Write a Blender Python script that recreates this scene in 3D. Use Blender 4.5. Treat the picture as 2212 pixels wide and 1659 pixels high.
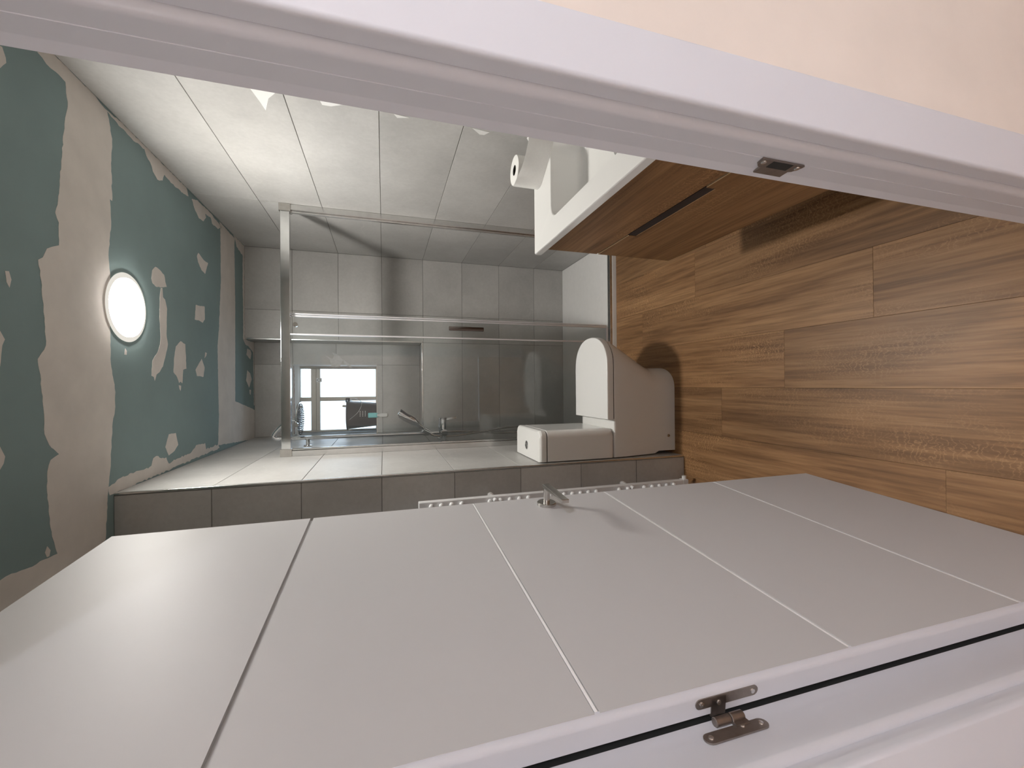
import bpy, bmesh, math, random
from mathutils import Vector, Matrix
from mathutils.geometry import delaunay_2d_cdt
random.seed(7)
S = bpy.context.scene
COL = S.collection
for o in list(bpy.data.objects):
    bpy.data.objects.remove(o)

# ------------------------------------------------------------------ camera
# photograph lies on its side: world up points to the picture's left
F_PX, PITCH, YAW, ROLL, CAM_H = 907.72, 0.29613, 0.00341, 0.00674, 1.46
def cam_basis():
    cy, sy, cp, sp = math.cos(YAW), math.sin(YAW), math.cos(PITCH), math.sin(PITCH)
    fwd = Vector((sy*cp, cy*cp, -sp)); right = Vector((cy, -sy, 0)); down = fwd.cross(right)
    cr, sr = math.cos(ROLL), math.sin(ROLL)
    return cr*right + sr*down, -sr*right + cr*down, fwd
RT, DN, FW = cam_basis()
CAMP = Vector((0, 0, CAM_H))
cd = bpy.data.cameras.new('camera'); cam = bpy.data.objects.new('camera', cd); COL.objects.link(cam)
cd.sensor_fit = 'HORIZONTAL'; cd.sensor_width = 36.0; cd.lens = F_PX/2212*36.0
cd.clip_start = 0.02; cd.clip_end = 60
m = Matrix.Identity(4)
for i, v in enumerate((DN, RT, -FW)):
    for j in range(3): m[j][i] = v[j]
m.translation = CAMP
cam.matrix_world = m
S.camera = cam

# ------------------------------------------------------------------ world, exposure
w = bpy.data.worlds.new('World'); S.world = w; w.use_nodes = True
bg = w.node_tree.nodes['Background']; bg.inputs[0].default_value = (0.74, 0.87, 1.0, 1); bg.inputs[1].default_value = 3.6
S.view_settings.view_transform = 'Standard'; S.view_settings.look = 'None'
S.view_settings.exposure = 0.0; S.view_settings.gamma = 1.0; S.view_settings.use_curve_mapping = False
LAMP_STRENGTH = 188.0
HALL_STRENGTH = 250.0

# ------------------------------------------------------------------ helpers
def pix(x, y, axis, val):
    """pixel of the photograph -> point on the plane axis=val"""
    d = RT*(-(y-829.5)/F_PX) + DN*((x-1106)/F_PX) + FW
    i = 'XYZ'.index(axis); t = (val-CAMP[i])/d[i]
    return CAMP + d*t

def empty(name, loc, label=None, cat=None, group=None, kind=None):
    o = bpy.data.objects.new(name, None); COL.objects.link(o); o.location = loc
    o.empty_display_size = 0.05
    return tag(o, label, cat, group, kind)
def tag(o, label=None, cat=None, group=None, kind=None):
    if label: o['label'] = label
    if cat: o['category'] = cat
    if group: o['group'] = group
    if kind: o['kind'] = kind
    return o
def wmat(o):
    return (wmat(o.parent) @ o.matrix_parent_inverse @ o.matrix_basis) if o.parent else o.matrix_basis.copy()
def link(o, parent):
    COL.objects.link(o)
    if parent:
        o.parent = parent; o.matrix_parent_inverse = wmat(parent).inverted()
    return o
def fin(name, bm, mat, parent=None, smooth=True, angle=40, label=None):
    bmesh.ops.recalc_face_normals(bm, faces=bm.faces)
    me = bpy.data.meshes.new(name); bm.to_mesh(me); bm.free()
    me.materials.append(mat)
    if smooth:
        me.polygons.foreach_set('use_smooth', [True]*len(me.polygons))
        try: me.set_sharp_from_angle(angle=math.radians(angle))
        except Exception: pass
    o = bpy.data.objects.new(name, me)
    if smooth:
        wn = o.modifiers.new('weighted_normal', 'WEIGHTED_NORMAL'); wn.keep_sharp = True; wn.weight = 100
    link(o, parent)
    if label: o['label'] = label
    return o
def nb(): return bmesh.new()
def box(bm, a, b, bev=0, seg=2, M=None):
    a = Vector(a); b = Vector(b); c = (a+b)/2; s = b-a
    r = bmesh.ops.create_cube(bm, size=1, matrix=Matrix.Translation(c) @ Matrix.Diagonal((abs(s.x), abs(s.y), abs(s.z), 1)))
    vs = r['verts']
    if bev > 0:
        es = list({e for v in vs for e in v.link_edges})
        rr = bmesh.ops.bevel(bm, geom=es, offset=bev, segments=seg, profile=0.5, affect='EDGES')
        vs = list({v for f in rr['faces'] for v in f.verts} | {v for v in vs if v.is_valid})
    if M is not None:
        bmesh.ops.transform(bm, matrix=M, verts=[v for v in vs if v.is_valid])
    return vs
def boxobj(name, a, b, mat, parent=None, bev=0, seg=2, M=None, label=None):
    bm = nb(); box(bm, a, b, bev, seg, M); return fin(name, bm, mat, parent, label=label)
def frame_of(d):
    d = d.normalized(); up = Vector((0, 0, 1)) if abs(d.z) < .95 else Vector((1, 0, 0))
    x = up.cross(d).normalized(); return x, d.cross(x)
def cyl(bm, p0, p1, r, r1=None, n=24):
    p0 = Vector(p0); p1 = Vector(p1); r1 = r if r1 is None else r1
    x, y = frame_of(p1-p0)
    ra = [bm.verts.new(p0 + (x*math.cos(2*math.pi*i/n) + y*math.sin(2*math.pi*i/n))*r) for i in range(n)]
    rb = [bm.verts.new(p1 + (x*math.cos(2*math.pi*i/n) + y*math.sin(2*math.pi*i/n))*r1) for i in range(n)]
    for i in range(n): bm.faces.new((ra[i], ra[(i+1) % n], rb[(i+1) % n], rb[i]))
    bm.faces.new(ra[::-1]); bm.faces.new(rb)
def lathe(bm, c, axis, prof, n=40, sx=1, sy=1):
    """prof: (r, h) along axis from c; closed with caps where r>0"""
    c = Vector(c); ax = Vector(axis).normalized(); x, y = frame_of(ax); rings = []
    for r, h in prof:
        if r < 1e-6: rings.append([bm.verts.new(c+ax*h)])
        else: rings.append([bm.verts.new(c+ax*h+(x*math.cos(2*math.pi*i/n)*sx+y*math.sin(2*math.pi*i/n)*sy)*r) for i in range(n)])
    for a, b in zip(rings, rings[1:]):
        for i in range(n):
            j = (i+1) % n
            if len(a) == 1 and len(b) == 1: continue
            if len(a) == 1: bm.faces.new((a[0], b[j], b[i]))
            elif len(b) == 1: bm.faces.new((a[i], a[j], b[0]))
            else: bm.faces.new((a[i], a[j], b[j], b[i]))
    if len(rings[0]) > 1: bm.faces.new(rings[0][::-1])
    if len(rings[-1]) > 1: bm.faces.new(rings[-1])
def smooth_path(pts, k=6):
    pts = [Vector(p) for p in pts]; out = []
    for i in range(len(pts)-1):
        p0 = pts[max(i-1, 0)]; p1 = pts[i]; p2 = pts[i+1]; p3 = pts[min(i+2, len(pts)-1)]
        for s in range(k):
            t = s/k
            out.append(.5*((2*p1)+(p2-p0)*t+(2*p0-5*p1+4*p2-p3)*t*t+(3*p1-p0-3*p2+p3)*t**3))
    out.append(pts[-1]); return out
def tube(bm, pts, r, n=12, k=6, radii=None, sx=1.0):
    P = smooth_path(pts, k) if k else [Vector(p) for p in pts]
    rings = []; prevx = None
    for i, p in enumerate(P):
        d = (P[min(i+1, len(P)-1)]-P[max(i-1, 0)]).normalized()
        if prevx is None: x, y = frame_of(d)
        else:
            x = (prevx-d*prevx.dot(d)).normalized(); y = d.cross(x)
        prevx = x
        rr = r if radii is None else radii[min(int(i/len(P)*len(radii)), len(radii)-1)]
        rings.append([bm.verts.new(p+(x*math.cos(2*math.pi*q/n)*sx+y*math.sin(2*math.pi*q/n))*rr) for q in range(n)])
    for a, b in zip(rings, rings[1:]):
        for q in range(n): bm.faces.new((a[q], a[(q+1) % n], b[(q+1) % n], b[q]))
    bm.faces.new(rings[0][::-1]); bm.faces.new(rings[-1])
def prism(bm, poly, ax, a, b):
    """polygon (2D list) extruded along axis ax from a to b; 2D coords are the other two axes in order"""
    def mk(u, v, h):
        if ax == 'X': return Vector((h, u, v))
        if ax == 'Y': return Vector((u, h, v))
        return Vector((u, v, h))
    A = [bm.verts.new(mk(u, v, a)) for u, v in poly]; B = [bm.verts.new(mk(u, v, b)) for u, v in poly]
    n = len(poly)
    for i in range(n): bm.faces.new((A[i], A[(i+1) % n], B[(i+1) % n], B[i]))
    bm.faces.new(A[::-1]); bm.faces.new(B)
def loft(bm, loops, cap0=True, cap1=True):
    R = [[bm.verts.new(p) for p in L] for L in loops]; n = len(R[0])
    for a, b in zip(R, R[1:]):
        for i in range(n): bm.faces.new((a[i], a[(i+1) % n], b[(i+1) % n], b[i]))
    if cap0: bm.faces.new(R[0][::-1])
    if cap1: bm.faces.new(R[-1])
def rrect(x0, x1, y0, y1, r, n=6):
    pts = []
    for cx, cy, a0 in ((x1-r, y1-r, 0), (x0+r, y1-r, 90), (x0+r, y0+r, 180), (x1-r, y0+r, 270)):
        for i in range(n+1):
            a = math.radians(a0+90*i/n); pts.append((cx+r*math.cos(a), cy+r*math.sin(a)))
    return pts

# ------------------------------------------------------------------ materials
def newmat(name):
    ma = bpy.data.materials.new(name); ma.use_nodes = True
    nt = ma.node_tree; return ma, nt, nt.nodes['Principled BSDF']
def N(nt, t, **k):
    n = nt.nodes.new(t)
    for a, b in k.items(): setattr(n, a, b)
    return n
def noise(nt, vec, scale, detail=6, rough=.55):
    n = N(nt, 'ShaderNodeTexNoise'); n.inputs['Scale'].default_value = scale; n.inputs['Detail'].default_value = detail
    n.inputs['Roughness'].default_value = rough
    if vec: nt.links.new(vec, n.inputs['Vector'])
    return n
def ramp(nt, fac, stops):
    r = N(nt, 'ShaderNodeValToRGB'); e = r.color_ramp.elements
    e[0].position, e[0].color = stops[0][0], (*stops[0][1], 1); e[1].position, e[1].color = stops[-1][0], (*stops[-1][1], 1)
    for p, c in stops[1:-1]:
        q = e.new(p); q.color = (*c, 1)
    nt.links.new(fac, r.inputs[0]); return r
def bump(nt, bsdf, h, strength=.1, dist=.002):
    b = N(nt, 'ShaderNodeBump'); b.inputs['Strength'].default_value = strength; b.inputs['Distance'].default_value = dist
    nt.links.new(h, b.inputs['Height']); nt.links.new(b.outputs[0], bsdf.inputs['Normal'])
def objvec(nt, rand=0.0, scale=(1, 1, 1)):
    tc = N(nt, 'ShaderNodeTexCoord'); mp = N(nt, 'ShaderNodeMapping'); mp.inputs['Scale'].default_value = scale
    nt.links.new(tc.outputs['Object'], mp.inputs['Vector'])
    if rand:
        oi = N(nt, 'ShaderNodeObjectInfo'); mu = N(nt, 'ShaderNodeVectorMath', operation='SCALE'); mu.inputs[0].default_value = (rand, rand*1.7, rand*.6)
        nt.links.new(oi.outputs['Random'], mu.inputs['Scale']); nt.links.new(mu.outputs[0], mp.inputs['Location'])
    return mp.outputs[0]
def simple(name, col, rough=.5, metal=0, spec=.5, nscale=None, namp=.06, bmp=0):
    ma, nt, b = newmat(name)
    b.inputs['Base Color'].default_value = (*col, 1); b.inputs['Roughness'].default_value = rough
    b.inputs['Metallic'].default_value = metal; b.inputs['Specular IOR Level'].default_value = spec
    if nscale:
        v = objvec(nt); n = noise(nt, v, nscale)
        r = ramp(nt, n.outputs[0], [(.3, tuple(c*(1-namp) for c in col)), (.7, tuple(min(1, c*(1+namp)) for c in col))])
        nt.links.new(r.outputs[0], b.inputs['Base Color'])
        if bmp: bump(nt, b, n.outputs[0], bmp)
    return ma
def tile_mat():
    ma, nt, b = newmat('grey_stone_tile')
    v = objvec(nt, rand=9.0)
    n1 = noise(nt, v, 1.6, 8, .62); n2 = noise(nt, v, 60, 3, .6)
    # soft drifting veins
    vm = N(nt, 'ShaderNodeVectorMath', operation='ADD'); nd = noise(nt, v, 2.2, 4, .6)
    sc = N(nt, 'ShaderNodeVectorMath', operation='SCALE'); sc.inputs['Scale'].default_value = .5
    nt.links.new(nd.outputs['Color'], sc.inputs[0]); nt.links.new(v, vm.inputs[0]); nt.links.new(sc.outputs[0], vm.inputs[1])
    vo = N(nt, 'ShaderNodeTexVoronoi', feature='DISTANCE_TO_EDGE'); vo.inputs['Scale'].default_value = 1.5
    nt.links.new(vm.outputs[0], vo.inputs['Vector'])
    base = ramp(nt, n1.outputs[0], [(.32, (.42, .413, .397)), (.5, (.505, .497, .478)), (.68, (.585, .576, .555))])
    vr = ramp(nt, vo.outputs[0], [(0.0, (.61, .60, .58)), (.012, (.505, .497, .475)), (.05, (.505, .497, .475))])
    mx = N(nt, 'ShaderNodeMix', data_type='RGBA'); mf = ramp(nt, vo.outputs[0], [(0, (.4, .4, .4)), (.012, (0, 0, 0))])
    gate = noise(nt, v, .9, 2); gr = ramp(nt, gate.outputs[0], [(.52, (0, 0, 0)), (.62, (1, 1, 1))])
    mm = N(nt, 'ShaderNodeMath', operation='MULTIPLY'); nt.links.new(mf.outputs[0], mm.inputs[0]); nt.links.new(gr.outputs[0], mm.inputs[1])
    nt.links.new(mm.outputs[0], mx.inputs[0]); nt.links.new(base.outputs[0], mx.inputs[6]); nt.links.new(vr.outputs[0], mx.inputs[7])
    m2 = N(nt, 'ShaderNodeMix', data_type='RGBA', blend_type='MULTIPLY'); m2.inputs[0].default_value = .35
    sp = ramp(nt, n2.outputs[0], [(.3, (.78, .78, .78)), (.7, (1, 1, 1))])
    nt.links.new(mx.outputs[2], m2.inputs[6]); nt.links.new(sp.outputs[0], m2.inputs[7])
    nt.links.new(m2.outputs[2], b.inputs['Base Color'])
    b.inputs['Roughness'].default_value = .42; b.inputs['Specular IOR Level'].default_value = .45
    bump(nt, b, n2.outputs[0], .06, .001)
    return ma
def wood_mat(name, dark, mid, light, axis='Y', rand=13.0, rough=.42):
    ma, nt, b = newmat(name)
    st = {'Y': (15.0, .9, 15.0), 'Z': (15, 15, .9)}[axis]
    v = objvec(nt, rand=rand, scale=st)
    nd = noise(nt, v, 1.4, 5, .6)
    sc = N(nt, 'ShaderNodeVectorMath', operation='SCALE'); sc.inputs['Scale'].default_value = .7
    vm = N(nt, 'ShaderNodeVectorMath', operation='ADD')
    nt.links.new(nd.outputs['Color'], sc.inputs[0]); nt.links.new(v, vm.inputs[0]); nt.links.new(sc.outputs[0], vm.inputs[1])
    g = noise(nt, vm.outputs[0], 1.3, 8, .62)
    c1 = ramp(nt, g.outputs[0], [(.28, dark), (.48, mid), (.72, light)])
    # fine fibre
    v2 = objvec(nt, rand=rand, scale=tuple(a*6 if a > 1 else a*4 for a in st)); f = noise(nt, v2, 1.0, 4, .6)
    fr = ramp(nt, f.outputs[0], [(.32, (.58, .55, .52)), (.62, (1.1, 1.1, 1.1))])
    mx = N(nt, 'ShaderNodeMix', data_type='RGBA', blend_type='MULTIPLY'); mx.inputs[0].default_value = .85
    nt.links.new(c1.outputs[0], mx.inputs[6]); nt.links.new(fr.outputs[0], mx.inputs[7])
    # pale ripple flecks of quarter-sawn oak
    wv = N(nt, 'ShaderNodeTexWave', wave_type='BANDS', bands_direction='Y' if axis == 'Y' else 'Z'); wv.inputs['Scale'].default_value = 9
    wv.inputs['Distortion'].default_value = 14; wv.inputs['Detail'].default_value = 3; wv.inputs['Detail Scale'].default_value = 1.6
    nt.links.new(objvec(nt, rand=rand, scale=(4.5, 2.2, 4.5) if axis == 'Y' else (4.5, 4.5, 2.2)), wv.inputs['Vector'])
    wr = ramp(nt, wv.outputs[0], [(.84, (0, 0, 0)), (.965, (1, 1, 1))])
    gt = noise(nt, objvec(nt, rand=rand*1.3, scale=(5, 1.6, 5) if axis == 'Y' else (5, 5, 1.6)), 1.0, 3)
    gr = ramp(nt, gt.outputs[0], [(.5, (0, 0, 0)), (.68, (.6, .6, .6))])
    mm = N(nt, 'ShaderNodeMath', operation='MULTIPLY'); nt.links.new(wr.outputs[0], mm.inputs[0]); nt.links.new(gr.outputs[0], mm.inputs[1])
    mx2 = N(nt, 'ShaderNodeMix', data_type='RGBA'); mx2.inputs[7].default_value = (*[min(1, c*1.4) for c in light], 1)
    nt.links.new(mm.outputs[0], mx2.inputs[0]); nt.links.new(mx.outputs[2], mx2.inputs[6])
    oi = N(nt, 'ShaderNodeObjectInfo'); hs = N(nt, 'ShaderNodeHueSaturation'); mr = N(nt, 'ShaderNodeMapRange')
    mr.inputs[3].default_value = .86; mr.inputs[4].default_value = 1.12
    nt.links.new(oi.outputs['Random'], mr.inputs[0]); nt.links.new(mr.outputs[0], hs.inputs['Value']); nt.links.new(mx2.outputs[2], hs.inputs['Color'])
    nt.links.new(hs.outputs[0], b.inputs['Base Color'])
    b.inputs['Roughness'].default_value = rough; b.inputs['Specular IOR Level'].default_value = .35
    bump(nt, b, f.outputs[0], .05, .001)
    return ma
def glass_mat(name, tint, ior=1.36, haze=0.0):
    ma = bpy.data.materials.new(name); ma.use_nodes = True; nt = ma.node_tree; nt.nodes.clear()
    out = N(nt, 'ShaderNodeOutputMaterial'); tr = N(nt, 'ShaderNodeBsdfTransparent'); gl = N(nt, 'ShaderNodeBsdfGlossy'); mx = N(nt, 'ShaderNodeMixShader'); fr = N(nt, 'ShaderNodeFresnel')
    tr.inputs[0].default_value = (*tint, 1); gl.inputs['Roughness'].default_value = .01; fr.inputs[0].default_value = ior
    nt.links.new(fr.outputs[0], mx.inputs[0]); nt.links.new(tr.outputs[0], mx.inputs[1]); nt.links.new(gl.outputs[0], mx.inputs[2])
    last = mx.outputs[0]
    if haze:      # patchy soap film; the pale haze also stands in for soft reflections
        df = N(nt, 'ShaderNodeBsdfDiffuse'); df.inputs[0].default_value = (.80, .88, .90, 1); m2 = N(nt, 'ShaderNodeMixShader')
        n = noise(nt, objvec(nt), 4.0, 6, .6); r = ramp(nt, n.outputs[0], [(.35, (haze*.5,)*3), (.7, (haze*1.6,)*3)])
        nt.links.new(r.outputs[0], m2.inputs[0]); nt.links.new(last, m2.inputs[1]); nt.links.new(df.outputs[0], m2.inputs[2]); last = m2.outputs[0]
    nt.links.new(last, out.inputs[0])
    return ma
def emit(name, col, s):
    ma = bpy.data.materials.new(name); ma.use_nodes = True; nt = ma.node_tree; nt.nodes.clear()
    out = N(nt, 'ShaderNodeOutputMaterial'); e = N(nt, 'ShaderNodeEmission'); e.inputs[0].default_value = (*col, 1); e.inputs[1].default_value = s
    nt.links.new(e.outputs[0], out.inputs[0]); return ma

M_TILE = tile_mat()
M_GROUT = simple('grey_grout', (.16, .155, .145), .9, nscale=80)
M_GREEN = simple('green_plasterboard', (.255, .345, .345), .85, nscale=3.5, namp=.06)
M_PLAST = simple('joint_plaster', (.76, .71, .66), .9, nscale=9, namp=.06, bmp=.08)
M_FLOOR = wood_mat('oak_vinyl', (.145, .074, .032), (.265, .142, .063), (.37, .212, .10))
M_VANWOOD = wood_mat('vanity_oak', (.15, .074, .032), (.235, .125, .056), (.31, .175, .08), rough=.5)
M_WHITE = simple('white_lacquer', (.68, .69, .73), .38, nscale=2, namp=.01)
M_DOOR = simple('door_lacquer', (.54, .53, .525), .50, 0, .28, nscale=2, namp=.012)
M_HALLW = simple('hall_plaster', (.76, .68, .605), .9, nscale=5, namp=.05, bmp=.25)
M_PAINT = simple('grey_render', (.5, .48, .46), .9, nscale=5)
M_CER = simple('white_ceramic', (.80, .795, .77), .12, nscale=2, namp=.01)
M_PLASTIC = simple('white_plastic', (.80, .795, .775), .28, nscale=2, namp=.01)
M_TRAY = simple('white_resin', (.86, .85, .83), .5, nscale=30, namp=.02, bmp=.05)
M_CHROME = simple('chrome', (.78, .79, .80), .08, 1.0)
M_ALU = simple('bright_aluminium', (.74, .74, .73), .2, 1.0, nscale=25, namp=.05)
M_STEEL = simple('brushed_steel', (.58, .56, .53), .25, 1.0, nscale=40, namp=.1)
M_DKSTEEL = simple('dark_brass_steel', (.30, .265, .24), .34, .9, nscale=60, namp=.12)
M_BLACK = simple('black_plastic', (.012, .013, .018), .4, nscale=20, namp=.2)
M_SEAL_SHADE = simple('dark_rubber_and_shade', (.02, .022, .022), .6, nscale=20)  # rubber parts, also shade painted into narrow gaps
M_RAD = simple('white_enamel', (.78, .78, .78), .25, nscale=2, namp=.01)
M_PAPER = simple('tissue_paper', (.80, .79, .76), .95, nscale=120, namp=.02, bmp=.1)
M_CARD = simple('dark_card', (.03, .025, .02), .9, nscale=30)
M_TEAL = simple('teal_plastic', (.25, .75, .76), .4, nscale=20, namp=.03)
M_CREAM = simple('pvc_cream', (.62, .57, .50), .4, nscale=4, namp=.02)
M_EDGE = simple('edge_banding', (.42, .28, .15), .5, nscale=30)
M_REVEAL = simple('reveal_plaster', (.72, .66, .60), .9, nscale=8, namp=.04)
M_BRICK = simple('bare_brick', (.30, .12, .065), .95, nscale=40, namp=.3)
M_GLASS = glass_mat('shower_glass', (.985, .994, .994), 1.36, .012)
M_PANE = glass_mat('window_pane', (.96, .98, 1.0), 1.3)
M_LAMP = emit('lamp_diffuser', (1.0, .965, .91), LAMP_STRENGTH)
M_LEDGE = emit('lamp_diffuser_edge', (1.0, .965, .91), LAMP_STRENGTH*.6)
M_HLAMP = emit('hall_diffuser', (.87, .90, 1.0), HALL_STRENGTH)
M_UNDER = simple('floor_underlay', (.05, .028, .014), .9, nscale=30)
M_PROF = simple('satin_profile', (.82, .82, .85), .28, .65, nscale=25, namp=.03)
M_RIM = emit('lamp_rim', (1.0, .95, .85), .8)
M_RAIL = simple('polished_rail', (.74, .75, .75), .12, 1.0, nscale=25, namp=.05)
M_HANDLE = simple('dark_chrome', (.22, .19, .18), .15, 1.0, nscale=20, namp=.05)
M_INLAY = simple('inlay_sheen', (.93, .92, .91), .4, nscale=30, namp=.02)  # white colour stands in for light reflected off the door strips
M_FILM = simple('pale_mark', (.62, .62, .61), .8, nscale=60, namp=.1)

# ------------------------------------------------------------------ dimensions
XL, XR, YC, YB, YN, ZC, YT = -.362, .955, 1.792, 3.235, 3.45, 2.355, 2.43
XO = -1.0                       # outer wall of the recess behind the door
ZJ = [0, .280, .5775, .875, 1.1725, 1.470, 1.7675, 2.065, ZC]
TH = math.radians(5.3)          # the door wall is skewed a little
DO = Vector((-.418, .430, 0)); DS = Vector((math.cos(TH), math.sin(TH), 0)); DT = Vector((-math.sin(TH), math.cos(TH), 0))
MD = Matrix(((DS.x, DT.x, 0, DO.x), (DS.y, DT.y, 0, DO.y), (0, 0, 1, 0), (0, 0, 0, 1)))   # (s, t, z) -> world

# ------------------------------------------------------------------ structure: floor with planks
floor = boxobj('floor', (-1.35, -1.75, -.06), (1.6, 2.5, -.004), M_UNDER); tag(floor, kind='structure')
PW, PL = .2207, 1.22
ends = {0: .922, -1: 1.228, -2: 1.541, 1: 1.704, 2: .41, 3: 1.1, -3: .75, -4: 1.35, -5: .5, -6: 1.0, 4: .8, 5: .3, 6: 1.2}
for k in range(-7, 7):
    x0 = .203 + PW*k; x1 = x0+PW
    if x1 < -1.3 or x0 > 1.55: continue
    y = ends.get(k, .9) - PL*4
    while y < 2.43:
        a, b = max(y, -1.7), min(y+PL, YT)
        if b-a > .01:
            bm = nb(); c = Vector(((x0+x1)/2, (a+b)/2, 0))
            box(bm, (max(x0, -1.3)+.0003, a+.0003, -.006), (min(x1, 1.55)-.0003, b-.0003, 0), .0004, 1)
            fin('plank', bm, M_FLOOR, floor)
        y += PL

# ------------------------------------------------------------------ walls with tiles
def tile_grid(wall, axis, plane, u0, u1, joints, zj, sign, skip=None):
    """tiles on plane axis=plane; u runs along the wall; sign = direction the face looks along the axis"""
    us = [u0]+[j for j in joints if u0 < j < u1]+[u1]
    for a, b in zip(us, us[1:]):
        for za, zb in zip(zj, zj[1:]):
            if skip and skip((a+b)/2, (za+zb)/2): continue
            g = .0012; bm = nb()
            lo, hi = sorted((plane, plane-sign*.008))
            if axis == 'X': box(bm, (lo, a+g, za+g), (hi, b-g, zb-g), .0008, 1)
            else: box(bm, (a+g, lo, za+g), (b-g, hi, zb-g), .0008, 1)
            fin('tile', bm, M_TILE, wall)

wr = boxobj('wall_right', (XR+.002, .44, 0), (XR+.10, 3.75, ZC+.02), M_GROUT); tag(wr, kind='structure')
tile_grid(wr, 'X', XR, .46, YB, [1.23, 2.43], ZJ, -1)
bm = nb(); box(bm, (XL-.20, YC+.002, 0), (XL-.002, 3.75, ZC+.02)); box(bm, (XO-.1, YC+.002, 0), (XL-.20, YC+.12, ZC+.02))
wl = fin('wall_left', bm, M_GROUT); tag(wl, kind='structure')
tile_grid(wl, 'X', XL, YC+.009, YN, [2.43], ZJ, 1)
tile_grid(wl, 'Y', YC, XO, XL-.009, [-.96], ZJ, -1)
wo = boxobj('wall_recess', (XO-.10, .30, 0), (XO, YC, ZC+.02), M_PAINT); tag(wo, kind='structure')
XNI, ZSI = .328, 1.183            # niche right side, niche sill
WX0, WX1, WZ0, WZ1 = -.360, .167, 1.515, 2.104
bm = nb()
box(bm, (XNI+.008, YB+.002, 0), (XR+.1, 3.75, ZC+.02))
box(bm, (XL-.15, YB+.002, 0), (XNI+.008, 3.75, ZSI-.008))
box(bm, (WX1+.006, YN+.002, ZSI-.008), (XNI+.008, 3.75, ZC+.02))
box(bm, (XL-.15, YN+.002, ZSI-.008), (WX1+.006, 3.75, WZ0-.006))
box(bm, (XL-.15, YN+.002, WZ1+.006), (WX1+.006, 3.75, ZC+.02))
wb = fin('wall_back', bm, M_GROUT); tag(wb, kind='structure')
tile_grid(wb, 'Y', YB, XNI, XR, [.531], ZJ, -1)
tile_grid(wb, 'Y', YB, XL, XNI, [], [0, .280, .5775, .875, ZSI-.004], -1)
tile_grid(wb, 'X', XNI, YB+.009, YN, [], [ZSI, 1.470, 1.7675, 2.065, ZC], -1)
def ntile(x0, x1, z0, z1):
    boxobj('tile', (x0+.001, YN, z0+.001), (x1-.001, YN+.006, z1-.001), M_TILE, wb, .0008, 1)
ntile(XL, WX1, ZSI, 1.470); ntile(WX1, XNI, ZSI, 1.470); ntile(XL, WX1, 1.470, WZ0)
ntile(WX1, XNI, 1.470, 1.805); ntile(WX1, XNI, 1.805, 2.104); ntile(WX1, XNI, 2.104, ZC); ntile(XL, WX1, WZ1, ZC)
boxobj('sill_tile', (XL, YB+.002, ZSI-.007), (XNI-.001, YN, ZSI), M_TILE, wb, .0008, 1)
# window reveal lining
bm = nb()
box(bm, (WX1, YN+.0065, WZ0), (WX1+.006, 3.72, WZ1)); box(bm, (XL, YN+.0065, WZ1), (WX1+.006, 3.72, WZ1+.006)); box(bm, (XL, YN-.001, WZ0-.006), (WX1, 3.72, WZ0))
fin('reveal', bm, M_REVEAL, wb)
# raw brick line along the lintel
rnd = random.Random(3); bm = nb(); top = []; bot = []
for i in range(40):
    x = XL+.01+(WX1-XL-.02)*i/39; top.append((x, YN+.028+rnd.uniform(-.004, .004))); bot.append((x, YN+.044+rnd.uniform(-.008, .006)))
prism(bm, top+bot[::-1], 'Z', WZ1-.002, WZ1+.001); fin('brick_strip', bm, M_BRICK, wb, smooth=False)
# smear of mortar on the niche tiles
for poly in ([(701, 767), (712, 776), (716, 792), (728, 793), (735, 790), (741, 778), (730, 766), (717, 761), (722, 769), (718, 775)],
             [(741, 776), (752, 785), (762, 793), (757, 794), (744, 786)]):
    bm = nb(); P = [pix(x, y, 'Y', YN-.0005) for x, y in poly]; prism(bm, [(p.x, p.z) for p in P], 'Y', YN-.0012, YN); fin('mortar_smear', bm, M_FILM, wb, smooth=False)
# white marks on the right wall beside the door frame
for poly in ([(540, 190), (600, 196), (580, 212), (574, 238), (562, 220)], [(690, 215), (740, 226), (715, 229), (696, 226)], [(850, 245), (885, 254), (858, 254)], [(1020, 276), (1058, 285), (1046, 291), (1036, 290)]):
    P = [pix(x, y, 'X', XR) for x, y in poly]; bm = nb(); prism(bm, [(p.y, p.z) for p in P], 'X', XR-.0012, XR); fin('pale_mark', bm, M_PLASTIC, wr, smooth=False)

# metal corner trims
t2 = boxobj('trim_2', (XL-.008, YC-.0015, 0), (XL+.0015, YC+.0085, ZC), M_ALU, None, .003, 3); tag(t2, 'polished metal corner strip on the tiled wall end', kind='structure')
bm = nb(); box(bm, (XNI-.001, YB-.0015, ZSI-.006), (XNI+.009, YB+.008, ZC), .002); box(bm, (XL, YB-.0015, ZSI-.009), (XNI+.009, YB+.008, ZSI+.0012), .002)
t3 = fin('trim_3', bm, M_ALU); tag(t3, 'metal edge strip framing the tiled window niche', kind='structure')

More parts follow.
